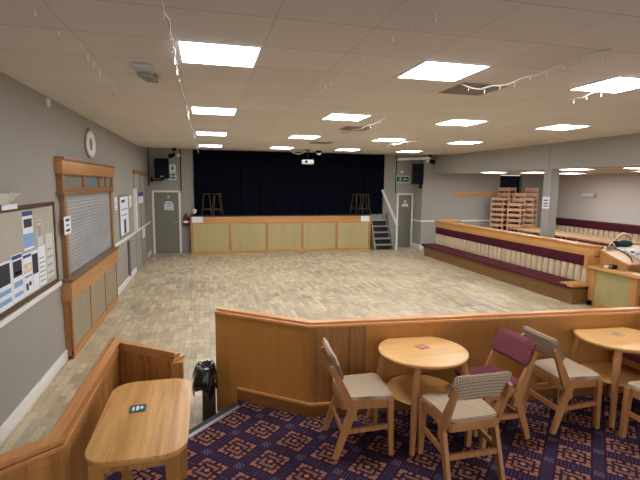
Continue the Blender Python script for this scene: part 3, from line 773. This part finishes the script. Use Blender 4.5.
B((-1.05, YB-.007, 2.6), (-1.0, YB-.005, 2.72)).build('symbol', 'ink', t)
def speaker(label, cx, z0, z1, w, side):
    t = thing('loudspeaker', label, 'loudspeaker', (cx, YB-.3, z0))
    h = z1-z0; m = MB(); m.prism([(cx-w/2, YB-.42), (cx+w/2, YB-.42), (cx+w*.36, YB-.12), (cx-w*.36, YB-.12)], z0, z1, .02); m.build('cabinet', 'black', t); cab = bpy.data.objects[max((q.name for q in bpy.data.objects if q.name.startswith('cabinet')))]
    B((cx-w/2+.025, YB-.432, z0+.03), (cx+w/2-.025, YB-.42, z1-.03), .004).build('grille', 'speaker', cab)
    MB().cyl((cx, YB-.432, z0+.26), (cx, YB-.437, z0+.26), w*.33, w*.33, 24).build('woofer_ring', 'black', cab)
    B((cx-.05, YB-.438, z0+.055), (cx+.05, YB-.432, z0+.08)).build('badge', 'steel', cab)
    m = MB(); m.box((cx-.04, YB-.14, z0+.1), (cx+.04, YB, z0+.3)); m.box((cx+side*.02, YB-.3, z0-.07), (cx+side*(.34), YB-.25, z0-.03)); m.box((cx-.03, YB-.3, z0-.06), (cx+.03, YB-.24, z0+.02)); m.box((cx+side*.30, YB-.3, z0-.1), (cx+side*.34, YB, z0+.04))
    m.build('bracket', 'black', t)
speaker('black loudspeaker on a bracket over the left grey door', -1.31, 2.33, 2.93, .42, -1)
speaker('black loudspeaker on a bracket to the right of the right exit sign', 7.15-.02, 2.3, 2.9, .36, 1) if False else None
# right loudspeaker hangs on the short return wall
t = thing('loudspeaker', 'black loudspeaker on a bracket beside the right exit sign', 'loudspeaker', (7.1, 14.4, 2.3))
m = MB(); m.prism([(6.92, 14.28), (7.28, 14.2), (7.3, 14.24), (7.2, 14.5), (7.02, 14.5)], 2.3, 2.9, .015) if False else m.prism([(6.8, 14.28), (7.138, 14.2), (7.138, 14.52), (6.88, 14.56)], 2.24, 2.92, .015); m.build('cabinet', 'black', t)
m = MB(); m.prism([(6.82, 14.262), (7.11, 14.193), (7.113, 14.203), (6.823, 14.28)], 2.28, 2.88); m.build('grille', 'speaker', t)
B((7.06, 14.3, 2.1), (7.142, 14.36, 2.24)).build('bracket', 'black', t)
rd = thing('smoke_detector', 'small round white detector above the right exit sign', 'detector', (6.66, YB, 2.66))
m = MB(); m.lathe([(0, 0), (.06, 0), (.055, .03), (.03, .045), (0, .045)], seg=20); m.rot(face_mat((6.66, YB-.001, 2.66), (0, -1, 0))); m.build('body', 'white', rd)
# conduits
m = MB(); m.box((-.8, YB-.03, 1.97), (-.77, YB, ZC+.088)); tag(m.build('conduit', 'black', None, 'auto'), 'dark vertical conduit from the ceiling to the left grey door', 'conduit')
m = MB(); m.box((6.43, YB-.02, 1.92), (6.455, YB, ZC+.088)); tag(m.build('conduit', 'black', None, 'auto'), 'thin dark conduit beside the right exit sign', 'conduit')
m = MB(); m.box((XL+.0, YB-.02, 2.1), (XL+.03, YB, ZC+.088)); tag(m.build('conduit', 'rubber', None, 'auto'), 'thin dark conduit in the back left corner', 'conduit')
def spot(label, x, y, z, dirx):
    t = thing('spotlight', label, 'spotlight', (x, y, z)); P = Vector((x, y, ZC))
    MB().cyl((x, y, z+.05), (x, y, ZC+.07), .012).box((x-.06, y-.04, ZC), (x+.06, y+.04, ZC+.075)).build('bracket', 'black', t)
    MB().cyl((x, y+.06, z+.03), (x+dirx*.12, y-.1, z-.03), .05, .065).build('lamp_body', 'black', t)
    MB().cyl((x-dirx*.06, y-.02, z+.02), (x-dirx*.13, y-.1, z+.0), .04, .05).build('lamp_cover', 'white', t)
    return t
spot('black and white spotlight on the ceiling above the left grey door', -.93, 14.4, 3.02, -1)
spot('dark spotlight on the ceiling above the right loudspeaker', 7.3, 14.1, 3.0, 1)
tb = thing('tube_light', 'long unlit white tube fitting near the ceiling right of the stage', 'light fitting', (6.7, 13.9, 3.0))
MB().cyl((6.08, 14.0, 3.03), (7.2, 13.85, 3.085), .03).build('tube', 'white', tb)
MB().beam((6.12, 14.0, 3.065), (7.16, 13.86, 3.12), .06, .03).build('batten', 'white', tb)
MB().cyl((6.35, 13.97, 3.07), (6.35, 13.97, ZC+.05), .008).build('hanger', 'steel', tb)
MB().cyl((6.95, 13.89, 3.1), (6.95, 13.89, ZC+.05), .008).build('hanger', 'steel', tb)

# projector and dome camera
pj = thing('projector', 'white projector hanging from the ceiling before the stage curtain', 'projector', (2.78, 12.75, 2.77))
B((2.64, 12.6, 2.77), (2.94, 12.86, 2.89), .015).build('body', 'white', pj)
MB().cyl((2.72, 12.6, 2.83), (2.72, 12.57, 2.83), .035).build('lens', 'black', pj)
MB().cyl((2.79, 12.75, 2.89), (2.79, 12.75, ZC), .018).box((2.72, 12.69, ZC-.015), (2.86, 12.81, ZC)).build('mount', 'black', pj)
dc = thing('dome_camera', 'small black and white dome camera on the ceiling right of the projector', 'camera', (3.2, 13.1, 3.04))
MB().lathe([(0, .13), (.085, .13), (.085, .06), (0, .06)], (3.2, 13.1, 3.052), 20).build('base', 'black', dc)
MB().lathe([(0, 0), (.05, .01), (.075, .04), (.078, .06), (0, .06)], (3.2, 13.1, 3.052), 20).build('dome', 'white', dc)
cb = MB(); cb.tube([(2.35+.5*t, 13.2, ZC+.015-.1*math.sin(PI*t)) for t in [i/12 for i in range(13)]], .012)
tag(cb.build('cable', 'white', None, 'auto'), 'white cable loop drooping from the ceiling left of the projector', 'cable')

# ------------------------------------------------------------------ ceiling lights
XG = [.11+1.835*j for j in range(4)]; YG = [3.615, 6.352, 9.224, 12.13]
RN = ['nearest row', 'second row', 'third row', 'farthest row']; CN = ['nearest the left wall', 'second from the left wall', 'third from the left wall', 'nearest the side room']
def make_light(w, mat, z):
    t = thing('ceiling_light', '', 'ceiling light')
    h = w/2; m = MB()
    for a, b2 in (((-h, -h), (h, -h+.018)), ((-h, h-.018), (h, h)), ((-h, -h), (-h+.018, h)), ((h-.018, -h), (h, h))): m.box((a[0], a[1], -.012), (b2[0], b2[1], 0))
    m.build('frame', 'white', t, local=True)
    B((-h+.018, -h+.018, -.008), (h-.018, h-.018, -.002)).build('diffuser', mat, t, local=True)
    return t
L0 = make_light(.585, 'lamp', ZC); first = True
for i, y in enumerate(YG):
    for j, x in enumerate(XG):
        lb = 'square lit ceiling panel in the %s, %s' % (RN[i], CN[j])
        if first: L0.location = (x, y, ZC); L0['label'] = lb; L0['group'] = 'main room ceiling panels'; first = False
        else: dup(L0, (x, y, ZC), 0, lb, 'main room ceiling panels')
S0 = make_light(.585, 'lamp_side', 2.61)
sl = [(8.3, 12.0, 'lit ceiling panel in the side room, left of the chair stacks'), (9.25, 11.4, 'lit ceiling panel in the side room, over the rightmost chair stack'), (8.3, 8.9, 'lit ceiling panel in the side room, just right of the pillar'),
      (8.8, 7.6, 'lit ceiling panel in the side room, nearest the right picture edge'), (10.7, 11.6, 'thin lit ceiling panel in the side room, deeper in, above the right wall bench'), (10.7, 9.0, 'thin lit ceiling panel in the side room, deepest at the right picture edge')]
for k, (x, y, lb) in enumerate(sl):
    if k == 0: S0.location = (x, y, 2.61); S0['label'] = lb; S0['group'] = 'side room ceiling panels'
    else: dup(S0, (x, y, 2.61), 0, lb, 'side room ceiling panels')
# vents
def vent(label, x, y):
    t = thing('ceiling_vent', label, 'vent', (x, y, ZC)); m = MB()
    for k in range(9): m.beam((-.2, -.2+.05*k, -.012), (.2, -.2+.05*k, -.012), .028, .006)
    m.build('grille', 'vent', t, local=True)
    MB().box((-.24, -.24, -.008), (-.2, .24, 0)).box((.2, -.24, -.008), (.24, .24, 0)).box((-.2, -.24, -.008), (.2, -.2, 0)).box((-.2, .2, -.008), (.2, .24, 0)).build('frame', 'vent', t, local=True)
    B((-.2, -.2, -.004), (.2, .2, -.001)).build('duct', 'vent_dark', t, local=True)  # flat dark sheet, coloured as the shade behind the slats
vent('dusty grey ceiling vent behind the middle light of the nearest row', 2.6, 4.18)
vent('dusty grey ceiling vent behind the second row, left of the middle', 2.5, 7.6)
vent('dusty grey ceiling vent near the third row of lights', 2.6, 10.4)
sn = thing('motion_sensor', 'grey and white sensor box on the ceiling left of the nearest light', 'sensor', (-.5, 4.3, ZC-.08))
B((-.57, 4.05, ZC-.035), (-.42, 4.28, ZC), .01).build('base', 'sensor', sn)
MB().beam((-.5, 4.2, ZC-.045), (-.46, 4.52, ZC-.03), .1, .05).build('body', 'grey_metal', sn)
# string lights
def string(label, pts, nb_, r=.006, drop=.028):
    P = [Vector((x, y, ZC-dz)) for x, y, dz in pts]
    t = thing('string_lights', label, 'string lights', P[0], 0, None)
    D = [0]
    for a, b2 in zip(P, P[1:]): D.append(D[-1]+(b2-a).length)
    def at(d):
        for i in range(len(P)-1):
            if d <= D[i+1]+1e-9:
                w = (d-D[i])/(D[i+1]-D[i]); return P[i].lerp(P[i+1], w)
        return P[-1]
    n = nb_*4; path = []
    for k in range(n+1):
        q = at(D[-1]*k/n); sag = .02*math.sin(PI*(k % 8)/8); path.append((q.x+.006*math.sin(k*1.7), q.y, q.z-sag))
    cbl_ = MB().tube(path, r, 5).build('cable', 'cable', t)
    for k in range(nb_):
        q = Vector(path[k*4+2]); L = drop*(.4+1.0*random.random())
        MB().cyl((q.x, q.y, q.z), (q.x, q.y, q.z-L), .003, .003, 5).sphere((q.x, q.y, q.z-L-.008), .006, (1, 1, 1.6), 6).build('bulb', 'bulb', cbl_)
random.seed(11)
string('string of small clear lights along the ceiling beside the left column of panels', [(-.22, 2.2, .03), (-.19, 2.9, .05), (-.21, 4.0, .06), (-.22, 7.0, .03), (-.21, 8.6, .05), (-.22, 14.3, .03)], 40, .0045)
string('string of clear lights on the ceiling at the far left, above the noticeboard', [(-.9, 2.4, .02), (-.85, 3.0, .05), (-.78, 3.4, .04), (-.87, 4.4, .02), (-1.0, 6.4, .04)], 14, .002)
string('string of clear lights slanting across the ceiling in the middle of the frame', [(1.22, 2.2, .03), (1.14, 2.6, .05), (1.12, 3.0, .03), (1.06, 3.4, .05), (1.08, 4.2, .03), (1.1, 6.0, .04)], 18, .002)
string('white string of lights drooping under the vent behind the middle near light', [(2.33, 3.95, .015), (2.46, 3.83, .06), (2.53, 3.64, .07), (2.58, 3.39, .06), (2.62, 3.1, .04), (2.66, 2.6, .02)], 9, .007)
string('white string of lights passing the near right ceiling panel', [(3.72, 4.15, .04), (3.68, 3.85, .05), (3.63, 3.25, .03), (3.6, 2.8, .03)], 7, .005)
string('string of lights close to the bulkhead at the right of the ceiling', [(6.5, 8.2, .03), (6.5, 7.0, .05), (6.45, 5.6, .05), (6.4, 4.8, .03)], 10, .006)
string('string of lights beside the second row panel near the middle', [(2.33, 7.9, .04), (2.36, 7.4, .06), (2.4, 6.6, .06), (2.44, 6.1, .03)], 6, .007)
string('string of lights beside the third row panel right of the middle', [(4.0, 10.2, .04), (4.02, 9.3, .06), (4.1, 8.4, .05)], 6, .008)

# ------------------------------------------------------------------ long bench on the right
Y0, Y1 = 6.92, 12.95
bk = thing('bench', 'long burgundy bench with cream channelled back and wooden rail along the dance floor', 'bench', (6.8, 9.9, 0))
B((6.62, Y0, 0), (7.1, Y1, .3)).build('plinth', 'plinth', bk)
B((6.52, Y0+.04, .3), (7.08, Y1, .385), .03).build('seat', 'seat_velvet', bk)
def tufts(y0, y1, xb, xt, z0, z1, n, r):
    m = MB(); w = (y1-y0)/n
    for i in range(n):
        yc = y0+w*(i+.5)
        def f(u, v, k, yc=yc):
            t = PI*u; zz = z0+(z1-z0)*v; rr = r*(1-.25*(2*v-1)**8); x = xb+(xt-xb)*v
            return (x-(rr*math.sin(t) if k else 0), yc-(w/2-.011)*math.cos(t), zz)
        m.slab(f, 8, 6)
    return m
tufts(Y0+.04, Y1-.05, 6.99, 7.015, .385, .71, 34, .05).build('channelled_back', 'cream', bk)
B((7.045, Y0, .385), (7.1, Y1-.02, .9)).build('back_board', 'velvet', bk)
m = MB(); m.box((6.965, Y0+.02, .70), (7.03, Y1-.04, .90), .012); m.build('back_band', 'velvet', bk)
B((6.985, Y0-.05, .90), (7.13, Y1+.03, 1.08), .006).build('top_rail', 'oak_y', bk)
B((6.96, Y0-.05, 1.08), (7.2, Y1+.05, 1.11), .008).build('rail_cap', 'oak_y', bk)
B((6.96, Y0-.03, .40), (7.13, Y0+.03, .90), .004).build('end_post', 'oak_z', bk)
B((6.84, Y0-.05, .70), (7.13, Y0+.02, .93), .004).build('end_block', 'oak_z', bk)
B((6.53, Y0-.08, .345), (6.98, Y0+.24, .395), .006).build('arm_board', 'oak_x', bk)
B((7.13, Y1-.03, 0), (7.8, Y1+.01, 1.07)).build('end_panel', 'oak_z', bk)
B((7.13, Y1-.05, 1.07), (7.85, Y1+.03, 1.125), .006).build('end_rail', 'oak_x', bk)

# ------------------------------------------------------------------ side room
rb = thing('wall_bench', 'burgundy bench with cream back along the right wall of the side room', 'bench', (11.9, 10.4, .1))
B((11.75, 6.0, .1), (XR, 14.0, .4)).build('plinth', 'plinth', rb)
B((11.5, 6.0, .4), (12.2, 14.0, .5), .03).build('seat', 'seat_velvet', rb)
tufts(6.0, 13.9, 12.0, 12.04, .5, .87, 40, .05).build('channelled_back', 'cream', rb)
B((12.07, 6.0, .5), (XR, 14.0, .88)).build('back_board', 'velvet', rb)
B((11.98, 6.0, .87), (XR-.005, 14.0, 1.09), .01).build('back_band', 'velvet', rb)
TZ = .84
def side_table(x0, y0, x1, y1, label):
    t = thing('long_table', label, 'table', ((x0+x1)/2, (y0+y1)/2, .1))
    B((x0, y0, TZ-.035), (x1, y1, TZ), .006).build('tabletop', 'plinth_top', t)
    for x in (x0+.06, x1-.06):
        for y in (y0+.06, y1-.06): MB().beam((x, y, TZ-.035), (x, y, .1), .05, .05).build('leg', 'frame_z', t)
M['plinth_top'] = wood('worn_table_top', (168, 130, 88), (192, 152, 108), 'y', .4)
tag(B((9.25, 13.1, .1), (11.3, 14.2, .46), .006).build('platform', 'plinth_top', None, 'auto'), 'low wooden platform carrying the stacks of chairs', 'platform')
side_table(9.6, 11.6, 10.65, 12.95, 'long wooden table in the side room next to the chair stacks, left of the pillar')
side_table(9.6, 10.2, 10.65, 11.55, 'long wooden table in the side room seen right of the pillar')
side_table(9.6, 8.8, 10.65, 10.15, 'long wooden table in the side room behind the hoop backed chair')
# coat rail
cr = MB(); cr.box((8.35, YSB-.03, 1.84), (10.1, YSB, 1.97), .004)
tag(cr.build('wall_rail', 'oak_x', None, 'auto'), 'long horizontal wooden rail on the wall left of the chair stacks', 'rail')
# stacked chairs
def stack_chair():
    t = thing('stacking_chair', '', 'chair')
    m = MB()
    for s in (-1, 1):
        m.beam((.19, s*.205, .44), (.2, s*.215, 0), .028, .028); m.beam((-.2, s*.205, .8), (-.17, s*.205, .44), .026, .026); m.beam((-.17, s*.205, .44), (-.2, s*.215, 0), .028, .028)
        m.beam((.19, s*.205, .41), (-.17, s*.205, .41), .024, .06)
    m.box((.178, -.205, .36), (.2, .205, .455)); m.box((-.18, -.2, .38), (-.16, .2, .44))
    m.build('frame', 'stack', t, local=True)
    B((-.165, -.185, .42), (.175, .185, .46), .01).build('seat', 'stack_seat', t, local=True)
    MB().box((-.215, -.2, .66), (-.19, .2, .79), .006).build('backrest', 'stack', t, local=True)
    return t
proto = stack_chair(); used = False
ORD = ['bottom', 'second from the bottom', 'third from the bottom', 'fourth from the bottom', 'fifth from the bottom', 'topmost']
STK = [(9.84, 13.72, 6, 205, 'leftmost stack, by the wooden wall rail'), (10.30, 13.98, 6, 208, 'second stack from the left'), (10.22, 13.36, 5, 212, 'short front stack, third from the left'), (10.80, 13.48, 6, 212, 'rightmost stack, nearest the pillar')]
for x, y, n_, ang, nm in STK:
    for k in range(n_):
        a_ = math.radians(ang); off = .006*k
        loc = (x+off*math.cos(a_), y+off*math.sin(a_), (.462+.18*k))
        lb = 'wooden chair, %s of the %s' % (ORD[k] if k < n_-1 else 'topmost', nm)
        if not used: proto.location = loc; proto.rotation_euler.z = a_; proto['label'] = lb; proto['group'] = 'stacked wooden chairs in the side room'; used = True
        else: dup(proto, loc, a_, lb, 'stacked wooden chairs in the side room')
# pillar notice, wall unit
pn = thing('notice', 'white printed notice on the pillar facing the dance floor', 'notice', (XB, 8.8, 1.55))
B((XB-.004, 8.70, 1.70), (XB-.001, 8.92, 1.97)).build('sheet', 'paper', pn)
for z in (1.89, 1.82, 1.76): B((XB-.0055, 8.74, z-.012), (XB-.004, 8.88, z+.012)).build('text_line', 'ink', pn)
wu = thing('emergency_light', 'white bulkhead light fitting on the right wall of the side room', 'wall light', (XR, 12.6, 1.9))
B((XR-.08, 12.35, 1.86), (XR, 12.85, 1.98), .03).build('cover', 'white', wu)
B((XR-.05, 12.28, 1.85), (XR, 12.37, 1.99), .01).build('end_cap', 'steel', wu)

# ------------------------------------------------------------------ disc jockey desk at the near end of the bench
dj = thing('control_desk', 'wooden control desk with a pale green side panel ending the long bench', 'desk', (7.3, 6.2, 0))
B((6.92, 6.02, .1), (6.95, 6.74, .70)).build('side_panel', 'panel_olive', dj)
MB().box((6.9, 6.74, 0), (6.97, 6.86, .70), .003).box((6.9, 5.88, 0), (6.97, 6.02, .70), .003).box((6.9, 5.88, 0), (6.95, 6.86, .1)).build('post', 'oak_z', dj)
B((6.86, 5.3, .70), (7.12, 6.92, .755), .006).build('ledge', 'oak_y', dj)
m = MB(); V = [(7.12, 6.98, .0), (7.12, 6.28, .0), (7.12, 6.28, .84), (7.12, 6.92, 1.03), (7.12, 6.98, 1.03)]
m._add(V+[(7.16, a[1], a[2]) for a in V], [(4,3,2,1,0),(5,6,7,8,9),(0,1,6,5),(1,2,7,6),(2,3,8,7),(3,4,9,8),(4,0,5,9)]); m.build('side_board', 'oak_z', dj)
def slope(y): return .84+(y-6.28)*(1.03-.84)/(6.92-6.28)
def sbox(x0, x1, y0, y1, h0, h1, mat, name, parent):
    m = MB(); V = [(x, y, slope(y)+h) for h in (h0, h1) for x, y in ((x0, y0), (x1, y0), (x1, y1), (x0, y1))]
    m._add(V, [(3,2,1,0),(4,5,6,7),(0,1,5,4),(1,2,6,5),(2,3,7,6),(3,0,4,7)]); return m.build(name, mat, parent)
sbox(7.1, 8.6, 6.24, 6.98, .0, .035, 'oak_x', 'sloping_top', dj)
B((7.16, 6.9, .0), (8.6, 6.98, .99)).build('back_panel', 'oak_x', dj)
MB().sphere((7.2, 6.9, 1.075), .018).build('knob', 'black', dj)
cs = thing('mixing_console', 'cream mixing console with rows of buttons lying on the sloping desk', 'console', (7.9, 6.55, slope(6.55)+.036))
sbox(7.5, 8.4, 6.3, 6.72, .036, .07, 'console', 'case', cs)
for i in range(7):
    for j in range(4): sbox(7.56+i*.115, 7.62+i*.115, 6.33+j*.09, 6.37+j*.09, .07, .085, ('ink', 'paper', 'ink_grey')[(i+j) % 3], 'button', cs)
sbox(7.5, 7.85, 6.76, 6.9, .036, .042, 'paper', 'sheet', None)
o = bpy.data.objects['sheet.%03d' % max([int(q.name[-3:]) for q in bpy.data.objects if q.name.startswith('sheet.')])]
o.name = 'paper_sheet'; tag(o, 'white sheet of paper at the top of the sloping desk', 'paper')
bgb = thing('cloth_bag', 'dark green and navy cloth bag slumped on the back of the control desk', 'bag', (8.05, 7.06, .99))
def lump(c, r, sc, seed):
    m = MB(); m.sphere(c, r, sc, 20); random.seed(seed)
    for v in m.bm.verts:
        d = v.co-Vector(c); v.co += d*(.12*math.sin(17*v.co.x+seed)+.1*math.sin(23*v.co.y)); 
    return m
lump((7.80, 6.98, 1.12), .1, (1.9, .7, .75), 2).build('body', 'green_dark', bgb)
lump((7.58, 6.98, 1.11), .075, (1.0, .7, .9), 5).build('flap', 'navy', bgb)
hp = thing('headphones', 'small grey and white headphones lying on the desk beside the bag', 'headphones', (7.36, 6.85, 1.07))
m = MB(); m.tube([(7.36+.07*math.cos(t), 6.86, 1.06+.01+.09*math.sin(t)) for t in [PI*i/12 for i in range(13)]], .01); m.build('headband', 'paper', hp)
MB().cyl((7.28, 6.86, 1.07), (7.31, 6.86, 1.07), .04).cyl((7.41, 6.86, 1.07), (7.44, 6.86, 1.07), .04).build('ear_cup', 'grey_metal', hp)
cbl = MB(); cbl.tube([(7.46, 6.86, slope(6.86)+.045), (7.47, 6.75, slope(6.75)+.045), (7.45, 6.6, slope(6.6)+.045), (7.38, 6.45, slope(6.45)+.045), (7.26, 6.32, slope(6.3)+.045)], .009)
tag(cbl.build('cable', 'black', None, 'auto'), 'black cable trailing down the sloping desk top', 'cable')
rg = thing('radio_handset', 'small black and white handset standing on the wooden ledge of the desk', 'handset', (6.99, 6.5, .755))
B((6.94, 6.52, .755), (7.02, 6.6, .80), .008).build('base', 'white', rg)
B((6.96, 6.4, .755), (7.04, 6.5, .83), .01).build('body', 'black', rg)
MB().cyl((6.955, 6.45, .80), (6.95, 6.45, .80), .02).build('dial', 'steel', rg)
hc = thing('hoop_chair', 'pale metal chair with a hoop back standing behind the control desk', 'chair', (8.55, 7.7, .1))
m = MB(); m.tube([(8.55+.24*math.cos(t), 7.7, .86+.36*math.sin(t)) for t in [PI*i/16 for i in range(17)]], .028)
m.tube([(8.79, 7.7, .86), (8.78, 7.7, .5)], .016); m.tube([(8.31, 7.7, .86), (8.32, 7.7, .5)], .016); m.build('back_hoop', 'cream', hc)
MB().tube([(8.55+.2*math.cos(t), 7.7, .83+.3*math.sin(t)) for t in [PI*i/16 for i in range(17)]], .008).build('inner_hoop', 'cream', hc)
MB().lathe([(0, .45), (.22, .45), (.23, .43), (.22, .41), (0, .41)], (8.55, 7.88, .1), 24).build('seat', 'cream', hc)
for x in (8.38, 8.72):
    for y in (7.72, 8.04): MB().cyl((x, y, .52), (x, y, .1), .014).build('leg', 'steel', hc)

# ------------------------------------------------------------------ camera, world
F, YAW, PITCH, ROLL, H = 452.589, .244284, .122177, .0095765, 2.2
cy, sy, cpp, spp = math.cos(YAW), math.sin(YAW), math.cos(PITCH), math.sin(PITCH)
fw = Vector((sy*cpp, cy*cpp, -spp)); r0 = Vector((cy, -sy, 0)); u0 = r0.cross(fw)
r = r0*math.cos(ROLL)+u0*math.sin(ROLL); u = -r0*math.sin(ROLL)+u0*math.cos(ROLL)
cd = bpy.data.cameras.new('camera'); co = bpy.data.objects.new('camera', cd); COL.objects.link(co)
mw = Matrix((r, u, -fw)).transposed().to_4x4(); mw.translation = (0, 0, H); co.matrix_world = mw
cd.sensor_fit = 'HORIZONTAL'; cd.sensor_width = 36; cd.lens = F/640*36; cd.clip_start = .05; cd.clip_end = 100
SC.camera = co
w = bpy.data.worlds.new('world'); SC.world = w; w.use_nodes = True
bg = w.node_tree.nodes['Background']; bg.inputs[0].default_value = lin((232, 230, 230)); bg.inputs[1].default_value = .6
SC.view_settings.view_transform = 'Standard'; SC.view_settings.look = 'None'; SC.view_settings.gamma = 1; SC.view_settings.use_curve_mapping = False
SC.view_settings.exposure = 1.5
